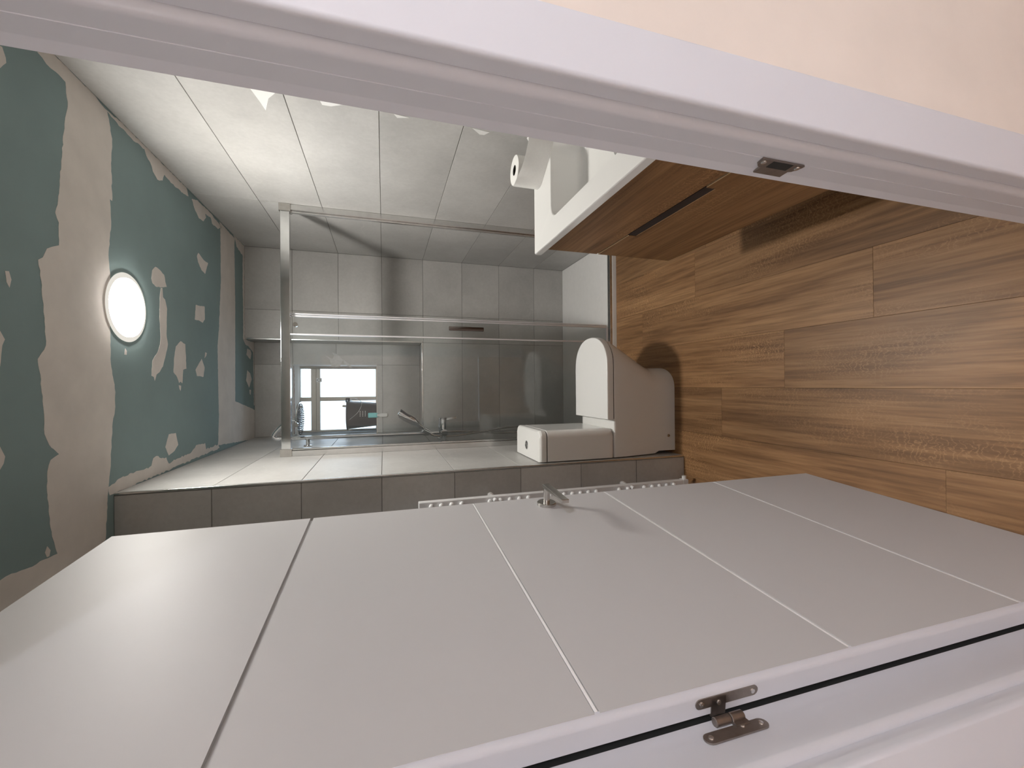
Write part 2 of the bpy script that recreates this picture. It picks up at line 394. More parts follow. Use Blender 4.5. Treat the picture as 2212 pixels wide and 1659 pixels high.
# ------------------------------------------------------------------ ceiling
ceil = boxobj('ceiling', (XO-.1, .30, ZC), (XR+.1, 3.75, ZC+.08), M_GREEN); tag(ceil, kind='structure')
def ragged(pts, step=.012, amp=.0022, seed=1):
    r = random.Random(seed); out = []
    for i in range(len(pts)):
        a, b = Vector(pts[i]), Vector(pts[(i+1) % len(pts)]); L = (b-a).length; n = max(1, min(60, int(L/step)))
        for k in range(n):
            p = a.lerp(b, k/n)
            if k: p += Vector((r.uniform(-amp, amp), r.uniform(-amp, amp)))
            out.append((p.x, p.y))
    return out
def plaster(name, poly, seed=1, amp=.0022, z=.0005, world=False):
    P = [(x, y) for x, y in poly] if world else [(lambda q: (q.x, q.y))(pix(x, y, 'Z', ZC)) for x, y in poly]
    P = [(min(max(x, XO), XR), min(y, 3.45)) for x, y in P]
    pts = ragged(P, amp=amp, seed=seed); n = len(pts)
    vo, ed, fa = delaunay_2d_cdt([Vector(p) for p in pts], [(i, (i+1) % n) for i in range(n)], [], 1, 1e-6)[:3]
    bm = nb(); V = [bm.verts.new((p.x, p.y, ZC-z)) for p in vo]
    for f in fa: bm.faces.new([V[i] for i in f])
    bd = [e for e in bm.edges if len(e.link_faces) == 1]
    ex = bmesh.ops.extrude_edge_only(bm, edges=bd)
    for v in [g for g in ex['geom'] if isinstance(g, bmesh.types.BMVert)]: v.co.z = ZC
    fin(name, bm, M_PLAST, ceil, smooth=False)
def zm(pts, ox, oy, sc=3.95): return [(ox+x/sc, oy+y/sc) for x, y in pts]
bandA = [(80, 112), (100, 138), (120, 155), (141, 177), (146, 231), (139, 268), (132, 347), (125, 434), (119, 459), (127, 481), (127, 530), (112, 533), (101, 537), (92, 556), (82, 561), (89, 607), (96, 695), (99, 746), (90, 762), (81, 776), (87, 809), (94, 885), (96, 938), (106, 961), (127, 981), (109, 994), (102, 1019), (102, 1077), (109, 1140), (124, 1196), (94, 1209), (70, 1224), (46, 1232), (25, 1239), (0, 1254), (-60, 1275), (-200, 1330), (-200, 1440), (0, 1440), (120, 1290), (228, 1165), (233, 1063), (234, 1052), (238, 1014), (243, 913), (248, 885), (249, 847), (239, 784), (237, 708), (238, 594), (234, 551), (240, 480), (237, 430), (242, 434), (240, 362), (242, 300), (231, 239), (200, 195), (150, 140), (110, 95)]
plaster('plaster_band', bandA, 2)
bandC = [(474, 478), (476, 493), (477, 607), (473, 708), (470, 746), (471, 809), (473, 900), (471, 962), (555, 946), (552, 885), (530, 876), (508, 867), (508, 733), (508, 657), (506, 530), (507, 516)]
plaster('plaster_band', bandC, 3)
left_edge = [(234, 1052), (266, 1029), (304, 1016), (320, 1012), (327, 1006), (331, 990), (337, 985), (348, 990), (359, 988), (364, 1001), (385, 990), (405, 981), (414, 976), (425, 961), (443, 957), (445, 970), (471, 960), (474, 968), (237, 1070)]
plaster('plaster_edge', left_edge, 4, .004)
right_edge = [(228, 236), (240, 252), (262, 276), (285, 300), (312, 322), (316, 336), (324, 350), (330, 370), (340, 388), (351, 390), (355, 377), (366, 390), (380, 405), (400, 420), (407, 424), (402, 405), (330, 322), (260, 255)]
plaster('plaster_edge', right_edge, 5, .003)
plaster('plaster_edge', [(414, 430), (420, 450), (430, 472), (440, 478), (445, 470), (443, 462), (455, 470), (458, 483), (470, 494), (480, 492), (450, 455), (425, 432)], 6, .003)
plaster('plaster_edge', [(.955, 3.235), (.325, 3.235), (.325, 3.2), (.5, 3.205), (.7, 3.195), (.88, 3.2), (.90, 3.08), (.93, 3.06), (.955, 3.02)], 7, .003, world=True)
plaster('plaster_edge', [(.325, 3.2), (.325, 3.45), (-.13, 3.45), (-.13, 3.435), (.1, 3.43), (.25, 3.42), (.28, 3.33), (.29, 3.25)], 8, .003, world=True)
for i, (nm, pts) in enumerate([
    ('a', zm([(1325, 380), (1355, 400), (1400, 450), (1410, 510), (1422, 552), (1380, 555), (1330, 550), (1300, 520), (1290, 480), (1298, 410)], 0, 480)),
    ('b', zm([(1372, 560), (1385, 560), (1390, 640), (1408, 660), (1425, 740), (1420, 960), (1432, 1040), (1410, 1150), (1390, 1230), (1360, 1280), (1335, 1300), (1320, 1355), (1312, 1320), (1292, 1310), (1300, 1180), (1345, 1110), (1366, 1040), (1370, 980), (1360, 800), (1362, 650)], 0, 480)),
    ('c', zm([(1540, 1015), (1580, 1040), (1590, 1250), (1562, 1260), (1555, 1375), (1540, 1360), (1528, 1372), (1510, 1320), (1480, 1280), (1485, 1160), (1500, 1060)], 0, 480)),
    ('d', zm([(1692, 262), (1735, 320), (1775, 350), (1762, 395), (1750, 442), (1720, 410), (1690, 340), (1680, 290)], 0, 480)),
    ('e', zm([(1670, 705), (1745, 720), (1747, 830), (1730, 858), (1700, 840), (1662, 830)], 0, 480)),
    ('f', zm([(1720, 1165), (1745, 1240), (1735, 1320), (1680, 1312), (1668, 1260)], 0, 480)),
    ('g', zm([(1068, 1075), (1082, 1100), (1080, 1132), (1062, 1130)], 0, 480)),
    ('h', zm([(40, 415), (75, 418), (96, 490), (80, 558), (55, 510)], 0, 480)),
    ('i', zm([(-120, 900), (0, 928), (40, 1000), (18, 1050), (10, 1120), (0, 1230), (-120, 1260)], 0, 480)),
    ('j', zm([(1440, 150), (1500, 140), (1520, 240), (1490, 290), (1440, 332), (1410, 260)], 0, 900)),
    ('k', zm([(2110, 1078), (2135, 1090), (2145, 1122), (2135, 1172), (2102, 1130)], 0, 480)),
    ('l', zm([(2110, 1262), (2135, 1290), (2147, 1340), (2125, 1412), (2100, 1350)], 0, 480)),
    ('m', [(-40, 96), (0, 99), (4, 101), (12, 125), (13, 136), (0, 147), (-40, 160)]),
    ('n', zm([(-80, 220), (0, 258), (42, 340), (30, 400), (0, 452), (-80, 470)], 0, 900)),
    ('o', zm([(402, 1105), (430, 1140), (420, 1190), (400, 1200), (382, 1160)], 0, 900)),
    ('p', zm([(1750, 1110), (1765, 1115), (1760, 1140), (1745, 1160)], 0, 480)),
    ('q', zm([(1525, 1390), (1545, 1395), (1540, 1440), (1530, 1420)], 0, 480)),
    ('r', zm([(2128, 1430), (2142, 1430), (2138, 1475), (2130, 1460)], 0, 480))]):
    plaster('plaster_patch', pts, 20+i, .0016)

# ------------------------------------------------------------------ door wall, frame and hall
bm = nb()
def sbox(bm, a, b, bev=0, seg=2): box(bm, a, b, bev, seg, MD)
sbox(bm, (.772, -.086, 0), (1.95, .0, 2.5)); sbox(bm, (-.95, -.086, 0), (-.042, .0, 2.5)); sbox(bm, (-.042, -.086, 2.09), (.772, .0, 2.5))
wd = fin('wall_door', bm, M_HALLW); tag(wd, kind='structure')
def jamb_profile(sgn, s0):
    # (s, t): starts at the bathroom side, walks round the jamb; sgn=+1 right jamb
    if sgn > 0: p = [(-.0035, -.0085), (-.0003, -.0205), (0, -.0215), (0, -.0425), (-.0006, -.0430), (-.0006, -.0440), (0, -.0445), (0, -.064)]
    else: p = [(0, -.001), (0, -.0195), (.0008, -.0205), (.0008, -.064)]
    for i in range(1, 9):
        a = math.radians(90*i/8); p.append((.010*(1-math.cos(a)), -.064-.010*math.sin(a)))
    p += [(.0405, -.074), (.0405, -.004)]
    return [(s0+sgn*u, t) for u, t in p]
def casing_profile(sgn, s0, t0, t1):
    # flat casing with rounded edges, t1 = face
    d = 1 if t1 < t0 else -1
    p = [(.010, t0)]
    for i in range(0, 6):
        a = math.radians(90*i/5); p.append((.010+.006*(1-math.cos(a)), t1+d*.006*(1-math.sin(a))))
    for i in range(0, 5):
        a = math.radians(90*i/4); p.append((.088-.004*(1-math.sin(a)), t1+d*.004*(1-math.cos(a))))
    p.append((.088, t0)); return [(s0+sgn*u, t) for u, t in p]
frame = empty('trim_1', DO, 'white lacquered door frame with rounded edges and flat casings', None, None, 'structure')
def sprism(name, poly, z0, z1, mat=M_WHITE):
    bm = nb(); prism(bm, poly, 'Z', z0, z1); bmesh.ops.transform(bm, matrix=MD, verts=bm.verts); return fin(name, bm, mat, frame, angle=50)
for nm, sg, s0 in (('right', 1, .730), ('left', -1, .0)):
    sprism('jamb', jamb_profile(sg, s0), 0, 2.075)
    sprism('casing', casing_profile(sg, s0, -.0742, -.0955), 0, 2.14)
    sprism('casing', casing_profile(sg, s0, -.004, .0045), 0, 2.14)
bm = nb(); sbox(bm, (-.030, -.001, 0), (-.002, .012, 2.04)); fin('gap_shade', bm, M_SEAL_SHADE, frame)  # dark plug painting the shade in the hinge-side gap
bm = nb(); sbox(bm, (-.012, -.074, 2.042), (.742, .004, 2.085), .003); fin('head_jamb', bm, M_WHITE, frame)
bm = nb(); sbox(bm, (-.088, -.0955, 2.055), (.818, -.0742, 2.142), .003); fin('head_casing', bm, M_WHITE, frame)
# strike plate on the latch-side rebate
zc = .919
bm = nb(); s = .730
poly = [(-.0455, zc+.038), (-.034, zc+.036), (-.030, zc+.031), (-.029, zc+.025), (-.0165, zc+.025), (-.0165, zc-.025), (-.029, zc-.025), (-.031, zc-.030), (-.041, zc-.037), (-.0455, zc-.038)]
prism(bm, poly, 'X', s-.0034, s-.0004); bmesh.ops.transform(bm, matrix=MD, verts=bm.verts)
sp = fin('strike_plate', bm, M_DKSTEEL, frame, smooth=False, label='dark metal strike plate')
bm = nb(); box(bm, (s-.0038, -.0445, zc-.018), (s-.0025, -.0315, zc+.018), 0, 1, MD); fin('latch_hole', bm, M_SEAL_SHADE, sp)
for dz in (.0305, -.0305):
    bm = nb(); lathe(bm, MD @ Vector((s-.0034, -.0395, zc+dz)), -DS, [(.004, 0), (.0036, .0010), (.0015, .0012), (0, .0006)], 16); fin('screw', bm, M_ALU, sp)

# hall shell (behind and around the camera)
bm = nb()
hw = boxobj('wall_hall_right', (1.55, -1.75, 0), (1.65, .62, 2.5), M_HALLW); tag(hw, kind='structure')
bm.free()
hl = boxobj('wall_hall_left', (-1.40, -1.75, 0), (-1.30, .45, 2.5), M_HALLW); tag(hl, kind='structure')
hb = boxobj('wall_hall_back', (-1.40, -1.85, 0), (1.65, -1.75, 2.5), M_HALLW); tag(hb, kind='structure')
hc = boxobj('ceiling_hall', (-1.40, -1.85, 2.5), (1.65, .62, 2.58), M_REVEAL); tag(hc, kind='structure')

# ------------------------------------------------------------------ door leaf (opened inwards)
DH = Vector((-.380, .430, 0)); DE = Vector((-.325, 1.144, 0))
dw = (DE-DH).normalized(); dn = Vector((dw.y, -dw.x, 0)); WDT = (DE-DH).length
ML = Matrix(((dw.x, dn.x, 0, DH.x), (dw.y, dn.y, 0, DH.y), (0, 0, 1, 0), (0, 0, 0, 1)))    # (along, out, z)
door = empty('door_1', DH, 'white door opened inwards, face split by four horizontal grooves', None, None, 'structure')
Z0, Z1 = .006, 2.034
boxobj('core', (.0095, -.034, Z0), (WDT, -.006, Z1), M_DOOR, door, .004, 3, ML)
gz = [Z0, .417, .822, 1.2265, 1.632, Z1]
for i in range(5):
    a = gz[i]+(.0035 if i else 0); b = gz[i+1]-(.0035 if i < 4 else 0)
    bm = nb()
    prof = [(.0075, -.012), (.0075, 0), (WDT-.002, 0), (WDT, -.002), (WDT, -.012)]
    prism(bm, prof, 'Z', a, b); bmesh.ops.transform(bm, matrix=ML, verts=bm.verts); fin('panel', bm, M_DOOR, door, angle=50)
for z in gz[1:4]:
    boxobj('inlay_strip', (.0075, -.007, z-.0025), (WDT, -.0008, z+.0020), M_INLAY, door, .0006, 1, ML, label='thin inlay line, its bright sheen painted white')
bm = nb(); prof = [(.010, -.0345), (.002, -.0345), (0, -.0325), (0, -.0095)]
for q in range(1, 9):
    an = math.radians(90*q/8); prof.append((.009-.009*math.cos(an), -.0095+.009*math.sin(an)))
prof += [(.010, -.0005)]
prism(bm, prof, 'Z', Z0, Z1); bmesh.ops.transform(bm, matrix=ML, verts=bm.verts); fin('edge_band', bm, M_WHITE, door, angle=50)
# lever handle
hd = empty('handle', ML @ Vector((WDT-.062, 0, 1.033))); hd.parent = door; hd.matrix_parent_inverse = wmat(door).inverted()
hd['label'] = 'satin steel lever handle on a round rose'
hx = WDT-.062; hz = 1.033
bm = nb(); lathe(bm, ML @ Vector((hx, 0, hz)), dn, [(.026, 0), (.026, .007), (.0245, .0085), (.012, .0085)], 40); fin('rose', bm, M_STEEL, hd)
bm = nb(); lathe(bm, ML @ Vector((hx, .006, hz)), dn, [(.009, 0), (.009, .046)], 28); fin('spindle_neck', bm, M_STEEL, hd)
boxobj('lever', (hx-.122, .046, hz-.011), (hx+.012, .056, hz+.009), M_STEEL, hd, .0018, 2, ML)
# hinge
hg = empty('hinge', Vector((-.412, .42, 1.05))); hg.parent = door; hg.matrix_parent_inverse = wmat(door).inverted(); hg['label'] = 'dark steel flag hinge between door edge and jamb'
def stadium(y0, y1, zz0, zz1, n=8):
    r = (y1-y0)/2; c = (y0+y1)/2; p = []
    for i in range(n+1): a = math.pi*i/n; p.append((c+r*math.cos(a), zz1-r+r*math.sin(a)))
    for i in range(n+1): a = math.pi+math.pi*i/n; p.append((c+r*math.cos(a), zz0+r+r*math.sin(a)))
    return p
# leaf on the door edge (faces the hall)
bm = nb(); prism(bm, stadium(-.0225, -.0095, .999, 1.096), 'X', -.0012, .0012)
prism(bm, [(-.036, 1.050), (-.012, 1.050), (-.012, 1.072), (-.036, 1.072)], 'X', -.0012, .0012)
bmesh.ops.transform(bm, matrix=ML, verts=bm.verts); fin('door_leaf_plate', bm, M_DKSTEEL, hg)
# leaf on the jamb
bm = nb(); prism(bm, stadium(-.0345, -.0185, 1.014, 1.106), 'X', -.0002, .0018)
prism(bm, [(-.0225, 1.035), (-.006, 1.035), (-.006, 1.055), (-.0225, 1.055)], 'X', -.0002, .0036)
bmesh.ops.transform(bm, matrix=MD, verts=bm.verts); fin('jamb_leaf_plate', bm, M_DKSTEEL, hg)
for z0, z1 in ((1.035, 1.0545), (1.0555, 1.078)):
    bm = nb(); lathe(bm, (-.4125, .4195, z0), (0, 0, 1), [(.0045, 0), (.0056, .001), (.0056, z1-z0-.001), (.0045, z1-z0)], 20); fin('knuckle', bm, M_DKSTEEL, hg)
for a, z in ((-.016, 1.008), (-.016, 1.087), (-.019, 1.061)):
    bm = nb(); lathe(bm, ML @ Vector((-.0012, a, z)), -dw, [(.0034, 0), (.003, .0012), (.001, .0014), (0, .0009)], 14); fin('screw', bm, M_ALU, hg)
for a, z in ((-.0265, 1.023), (-.0265, 1.097), (-.0225, 1.047)):
    bm = nb(); lathe(bm, MD @ Vector((.0018, a, z)), DS, [(.0034, 0), (.003, .0012), (.001, .0014), (0, .0009)], 14); fin('screw', bm, M_ALU, hg)

# ------------------------------------------------------------------ ceiling lamps, with an added hall fill
def lamp(name, c, r, r2, mat, mat2, label):
    L = empty(name, c, label, 'ceiling lamp')
    bm = nb(); lathe(bm, c, (0, 0, -1), [(r2, 0), (r2+.001, .002), (r2-.001, .0040), (r+.001, .0012), (r+.001, .0005)], 64); fin('housing', bm, M_RIM, L)
    bm = nb(); lathe(bm, c, (0, 0, -1), [(r-.001, .0085), (r-.003, .0095), (0, .010)], 64); fin('diffuser', bm, mat, L)
    bm = nb(); lathe(bm, c, (0, 0, -1), [(r, .001), (r, .0080), (r-.001, .0085), (r-.02, .0085)], 64); fin('diffuser_edge', bm, mat2, L)
    return L
lamp('ceiling_lamp', (.294, 1.873, ZC), .106, .124, M_LAMP, M_LEDGE, 'lit round white LED panel on the green plasterboard ceiling')
lamp('ceiling_lamp', (1.25, -1.0, 2.5), .13, .15, M_HLAMP, M_HLAMP, 'lit round LED panel on the hall ceiling towards the latch side of the door')
lamp('ceiling_lamp', (-.98, -.90, 2.5), .062, .078, M_HLAMP, M_HLAMP, 'added fill lamp, unseen, on the hall ceiling towards the hinge side of the door')  # second hall lamp, added to brighten the rounded jamb edge

# ------------------------------------------------------------------ window
win = empty('window_1', (-.1, 3.73, WZ0), 'cream framed window with milky panes behind the tiled niche', None, None, 'structure')
WY = 3.72
xr_ = .146
bm = nb()
box(bm, (xr_, WY, 1.50), (WX1+.03, WY+.06, 2.14), .003); box(bm, (XL-.04, WY, 1.50), (-.352, WY+.06, 2.14), .003)
box(bm, (XL-.04, WY, 1.48), (WX1+.03, WY+.06, 1.526), .003); box(bm, (XL-.04, WY, 2.10), (WX1+.03, WY+.06, 2.15), .003)
fin('frame', bm, M_CREAM, win)
bm = nb(); box(bm, (-.352, WY+.001, 1.955), (xr_, WY+.05, 1.985), .004); box(bm, (-.352, WY-.008, 1.983), (xr_, WY+.05, 2.022), .004); fin('transom', bm, M_CREAM, win)
boxobj('mullion', (-.117, WY+.002, 1.526), (-.084, WY+.05, 1.956), M_CREAM, win, .004); boxobj('mullion', (-.117, WY+.002, 2.022), (-.084, WY+.05, 2.10), M_CREAM, win, .004)
for x0, x1, z0, z1 in ((-.084, xr_, 1.526, 1.955), (-.352, -.117, 1.526, 1.955), (-.084, xr_, 2.022, 2.10), (-.352, -.117, 2.022, 2.10)):
    boxobj('pane', (x0, WY+.02, z0), (x1, WY+.024, z1), M_PANE, win)
st = boxobj('sticker', (.038, WY-.0005, 1.942), (.072, WY+.0008, 1.984), M_PLASTIC, win)
bm = nb()
for a, b in (((.055, 1.978), (.067, 1.963)), ((.067, 1.963), (.055, 1.948)), ((.055, 1.948), (.043, 1.963)), ((.043, 1.963), (.055, 1.978))):
    tube(bm, [(a[0], WY-.0012, a[1]), (b[0], WY-.0012, b[1])], .0016, 6, 0)
fin('diamond_mark', bm, M_SEAL_SHADE, st)

# ------------------------------------------------------------------ bucket and brush on the window sill
BC = Vector((-.225, 3.585, WZ0))
bk = empty('bucket', BC, 'black plastic bucket with wire handle standing on the window sill', 'bucket')
bm = nb(); lathe(bm, BC, (0, 0, 1), [(.088, .001), (.0935, .006), (.113, .214), (.121, .216), (.121, .226), (.1135, .228), (.108, .222), (.088, .012), (0, .010)], 48); fin('body', bm, M_BLACK, bk)
bm = nb(); sx = BC.x+.112
prism(bm, [(sx-.012, BC.y-.03), (sx+.022, BC.y), (sx-.012, BC.y+.03)], 'Z', WZ0+.205, WZ0+.236); fin('spout', bm, M_BLACK, bk)
bm = nb(); tube(bm, [BC+Vector((.115, -.02, .205)), BC+Vector((.128, -.075, .16)), BC+Vector((.10, -.118, .11)), BC+Vector((.03, -.128, .135)), BC+Vector((-.03, -.126, .20))], .0022, 8); fin('wire_handle', bm, M_ALU, bk)
bm = nb()
for r in range(3):
    for c in range(4):
        x = BC.x+.012+(-.017+.0115*c); z = WZ0+.085+.019*r; rr = .0935+.0195*(z-WZ0-.006)/.208
        y = BC.y-math.sqrt(rr**2-(x-BC.x)**2)
        cyl(bm, (x, y+.001, z), (x, y-.001, z), .0032, n=8)
fin('print_dots', bm, M_PLASTIC, bk)
bm = nb(); cyl(bm, BC+Vector((.055, .02, .02)), BC+Vector((.07, .03, .262)), .013, .009, 16); tl = fin('tool', bm, M_CREAM); tag(tl, 'cream tool handle sticking out of the black bucket', 'tool')
br = empty('brush', (-.222, 3.44, 1.434), 'small white and teal brush hooked over the window sill', 'brush')
bm = nb(); box(bm, (-.243, 3.434, 1.512), (-.205, 3.4485, 1.578), .006, 3); box(bm, (-.240, 3.437, 1.505), (-.208, 3.4475, 1.520), .004); fin('head', bm, M_TEAL, br)
bm = nb(); loft(bm, [[(-.224+sx*w, 3.441+sy*.006, z) for sx, sy in ((-1, -1), (1, -1), (1, 1), (-1, 1))] for z, w in ((1.436, .009), (1.440, .0125), (1.47, .0135), (1.490, .0125), (1.500, .0065), (1.512, .009))]); fin('handle', bm, M_PLASTIC, br, angle=60)

# ------------------------------------------------------------------ shower tray
tray = empty('shower_tray', (.3, 2.83, 0), 'white flat shower tray across the end of the room', 'shower tray')
def rr3(i, r, z): return [Vector((x, y, z)) for x, y in rrect(XL+.001+i, XR-.001-i, YT+.002+i, YB-.001-i, r)]
bm = nb(); loft(bm, [rr3(0, .004, -.002), rr3(0, .004, .024), rr3(.002, .004, .027), rr3(.045, .01, .027), rr3(.06, .012, .022), rr3(.3, .02, .019)]); fin('basin_slab', bm, M_TRAY, tray)
bm = nb(); lathe(bm, (-.1, 2.83, .0185), (0, 0, 1), [(.055, 0), (.055, .003), (.05, .0045), (0, .005)], 40); fin('drain_cover', bm, M_CHROME, tray)

# ------------------------------------------------------------------ shower screen
sc = empty('shower_screen', (.3, 2.445, 0), 'sliding glass shower screen with chrome top rail, slid open', 'shower screen')
boxobj('top_rail', (XL+.004, 2.426, 1.925), (XR-.004, 2.466, 1.969), M_RAIL, sc, .002)
boxobj('end_bracket', (XL+.0005, 2.420, 1.919), (XL+.040, 2.472, 1.975), M_STEEL, sc, .002); boxobj('end_bracket', (XR-.040, 2.420, 1.919), (XR-.0005, 2.472, 1.975), M_STEEL, sc, .002)
for x0, x1 in ((XL+.0005, XL+.030), (XR-.030, XR-.0005)):
    bm = nb(); box(bm, (x0, 2.428, .030), (x1, 2.464, 1.920), .002)
    fin('wall_profile', bm, M_ALU, sc)
for x0, x1 in ((XL+.030, XL+.040), (XR-.040, XR-.030)):
    boxobj('wall_profile_lip', (x0, 2.440, .030), (x1, 2.458, 1.920), M_ALU, sc, .002)
boxobj('fixed_glass', (XL+.028, 2.433, .046), (.274, 2.439, 1.926), M_GLASS, sc)
boxobj('glass_edge_profile', (.272, 2.430, .046), (.281, 2.442, 1.924), M_PROF, sc, .002)
boxobj('sliding_glass', (-.262, 2.456, .060), (.374, 2.462, 1.926), M_GLASS, sc)
bm = nb(); box(bm, (.372, 2.453, .058), (.381, 2.465, 1.924), .002); box(bm, (.384, 2.453, .058), (.391, 2.464, 1.924), .002); fin('door_edge_seal', bm, M_PROF, sc)
boxobj('door_bottom_rail', (-.262, 2.453, .050), (.374, 2.465, .062), M_PROF, sc, .001)
bm = nb(); box(bm, (XL+.002, YT+.004, .027), (XR-.002, 2.470, .036), .001); box(bm, (XL+.002, YT+.004, .036), (XR-.002, 2.440, .044), .001); box(bm, (XL+.002, 2.460, .036), (XR-.002, 2.470, .042), .001); fin('bottom_track', bm, M_ALU, sc)
boxobj('track_seal', (XL+.004, 2.4405, .036), (XR-.004, 2.4515, .0405), M_SEAL_SHADE, sc)
for x in (.33, -.20):
    bm = nb(); cyl(bm, (x, 2.452, 1.905), (x, 2.466, 1.905), .012, n=20); fin('roller', bm, M_CHROME, sc)
hn = boxobj('pull_handle', (.3195, 2.418, .893), (.3435, 2.430, 1.098), M_HANDLE, sc, .003)
for z in (.912, 1.079):
    bm = nb(); cyl(bm, (.331, 2.429, z), (.331, 2.4565, z), .010, n=16); fin('handle_post', bm, M_CHROME, hn)

# ------------------------------------------------------------------ shower column
PX, PY = -.310, 2.82
col = empty('shower_column', (PX, PY, 1.07), 'chrome shower column with rain head, handset and lever mixer', 'shower')
bm = nb(); tube(bm, [(PX, PY, 1.10), (PX, PY, 1.5), (PX, PY, 1.9), (PX, PY, 2.055), (PX+.004, PY, 2.083), (PX+.022, PY, 2.092), (PX+.06, PY, 2.066), (PX+.098, PY, 2.026), (PX+.110, PY, 2.005), (PX+.112, PY, 1.972)], .0125, 16, 5); fin('riser_pipe', bm, M_CHROME, col)
bm = nb(); lathe(bm, (XL+.0005, PY, 1.905), (1, 0, 0), [(.024, 0), (.024, .006), (.011, .009), (.011, .052)], 28); fin('wall_bracket', bm, M_CHROME, col)
HC = Vector((-.196, PY, 1.955)); HN = Vector((0, -.03, -1)).normalized(); hu = Vector((1, 0, 0)); hv = HN.cross(hu)
bm = nb(); lathe(bm, HC, HN, [(.010, -.03), (.014, -.016), (.02, -.006), (.10, 0), (.104, .003), (.104, .008), (.101, .010)], 56); rh = fin('rain_head', bm, M_CHROME, col)
bm = nb(); lathe(bm, HC+HN*.0095, HN, [(.0995, 0), (.0985, .0015), (0, .0016)], 48); fin('spray_plate', bm, M_CHROME, rh)
bm = nb()
for ring in range(1, 9):
    n = 6*ring
    for i in range(n):
        a = 2*math.pi*i/n+ring*.3; r = ring*.0116
        p = HC+HN*.0108+hu*(r*math.cos(a))+hv*(r*math.sin(a)); cyl(bm, p, p+HN*.003, .0030, .0022, 6)
nz = fin('nozzles', bm, M_SEAL_SHADE, rh); nz['kind'] = 'stuff'
# mixer
bm = nb(); tube(bm, [(PX+.006, PY-.085, 1.085), (PX+.006, PY+.085, 1.085)], .022, 24, 0)
lathe(bm, (PX+.0, PY, 1.085), (1, 0, 0), [(.028, 0), (.028, .04), (.0265, .043), (.0265, .074), (.028, .076), (.028, .098), (.022, .102)], 32)
fin('mixer_body', bm, M_CHROME, col)
for dy in (-.072, .072):
    bm = nb(); lathe(bm, (XL+.0005, PY+dy, 1.085), (1, 0, 0), [(.030, 0), (.030, .008), (.013, .012), (.013, .056)], 28); fin('wall_flange', bm, M_CHROME, col)
bm = nb(); loft(bm, [[(PX+.086+dx, PY+s*wd, z+dx2) for s, dx2 in ((-1, 0), (1, 0), (1, .006), (-1, .006))] for dx, wd, z in ()] or [[(PX+.080+a, PY-.014, 1.078-b), (PX+.080+a, PY+.014, 1.078-b), (PX+.092+a, PY+.011, 1.080-b), (PX+.092+a, PY-.011, 1.080-b)] for a, b in ((0, -.006), (.004, .03), (.009, .06), (.012, .082))]); fin('mixer_lever', bm, M_CHROME, col, angle=60)
# handset holder, handset and hose
bm = nb(); lathe(bm, (PX, PY, 1.178), (0, 0, 1), [(.016, 0), (.018, .003), (.018, .032), (.016, .035)], 24)
tube(bm, [(PX+.005, PY-.012, 1.195), (PX+.018, PY-.038, 1.20)], .012, 14, 0); cyl(bm, (PX+.008, PY-.052, 1.180), (PX+.03, PY-.058, 1.218), .017, .019, 18); fin('handset_holder', bm, M_CHROME, col)
b0 = Vector((PX-.004, PY-.05, 1.165)); hdir = Vector((.155, -.02, .19)).normalized()
bm = nb(); tube(bm, [b0, b0+hdir*.05, b0+hdir*.11, b0+hdir*.15+Vector((.002, 0, .008)), b0+hdir*.19+Vector((0, 0, .018)), b0+hdir*.235+Vector((-.002, 0, .024))], .0105, 14, 5, [.0095, .0105, .0105, .012, .02, .026, .028, .028, .026, .018], sx=.55); hs = fin('handset', bm, M_CHROME, col)
fc = b0+hdir*.205+Vector((.012, 0, .004)); fn = Vector((.80, -.05, -.62)).normalized()
bm = nb(); lathe(bm, fc, fn, [(.027, -.006), (.029, 0), (.028, .004), (.012, .005)], 24, 1, 1.4); fin('spray_face', bm, M_BLACK, hs)
bm = nb(); tube(bm, [b0+Vector((.0, 0, .004)), b0+Vector((-.010, -.004, -.03)), (PX-.022, PY-.05, 1.06), (PX-.012, PY-.04, .92), (PX+.002, PY-.03, .80), (PX+.018, PY-.02, .66), (PX+.02, PY, .50), (PX+.0, PY+.03, .43), (PX-.022, PY+.03, .5), (PX-.02, PY+.02, .7), (PX-.004, PY+.01, .88), (PX+.004, PY, 1.0), (PX+.006, PY, 1.068)], .0065, 10, 8); fin('hose', bm, M_STEEL, col)

# ------------------------------------------------------------------ toilet
TY = 1.9935
wc = empty('toilet', (-.1, TY, 0), 'white close-coupled toilet with closed lid against the tiled wall', 'toilet')
def dshape(hw, xf, xs, xb, z, n=22, pw=2.2):
    pts = [Vector((xb, TY-hw, z)), Vector(((xb*2+xs)/3, TY-hw, z)), Vector(((xb+xs*2)/3, TY-hw, z))]
    for i in range(n+1):
        a = -math.pi/2+math.pi*i/n; c, s_ = math.cos(a), math.sin(a)
        pts.append(Vector((xs+(xf-xs)*abs(c)**(2/pw), TY+hw*math.copysign(abs(s_)**(2/pw), s_), z)))
    pts += [Vector(((xb+xs*2)/3, TY+hw, z)), Vector(((xb*2+xs)/3, TY+hw, z)), Vector((xb, TY+hw, z))]
    return pts
xb = XL+.006
LV = [(.000, .1315, .088, -.02), (.006, .1325, .090, -.02), (.060, .1315, .089, -.02), (.100, .1320, .089, -.02), (.125, .1345, .094, -.015), (.16, .1405, .111, 0), (.22, .151, .146, .03), (.29, .163, .190, .06), (.345, .171, .224, .08), (.372, .1725, .236, .085), (.381, .1715, .235, .085), (.384, .168, .230, .085)]
bm = nb(); loft(bm, [dshape(hw, xf, xs, xb+.012 if z < .12 else xb, z) for z, hw, xf, xs in LV]); fin('bowl', bm, M_CER, wc, angle=60)
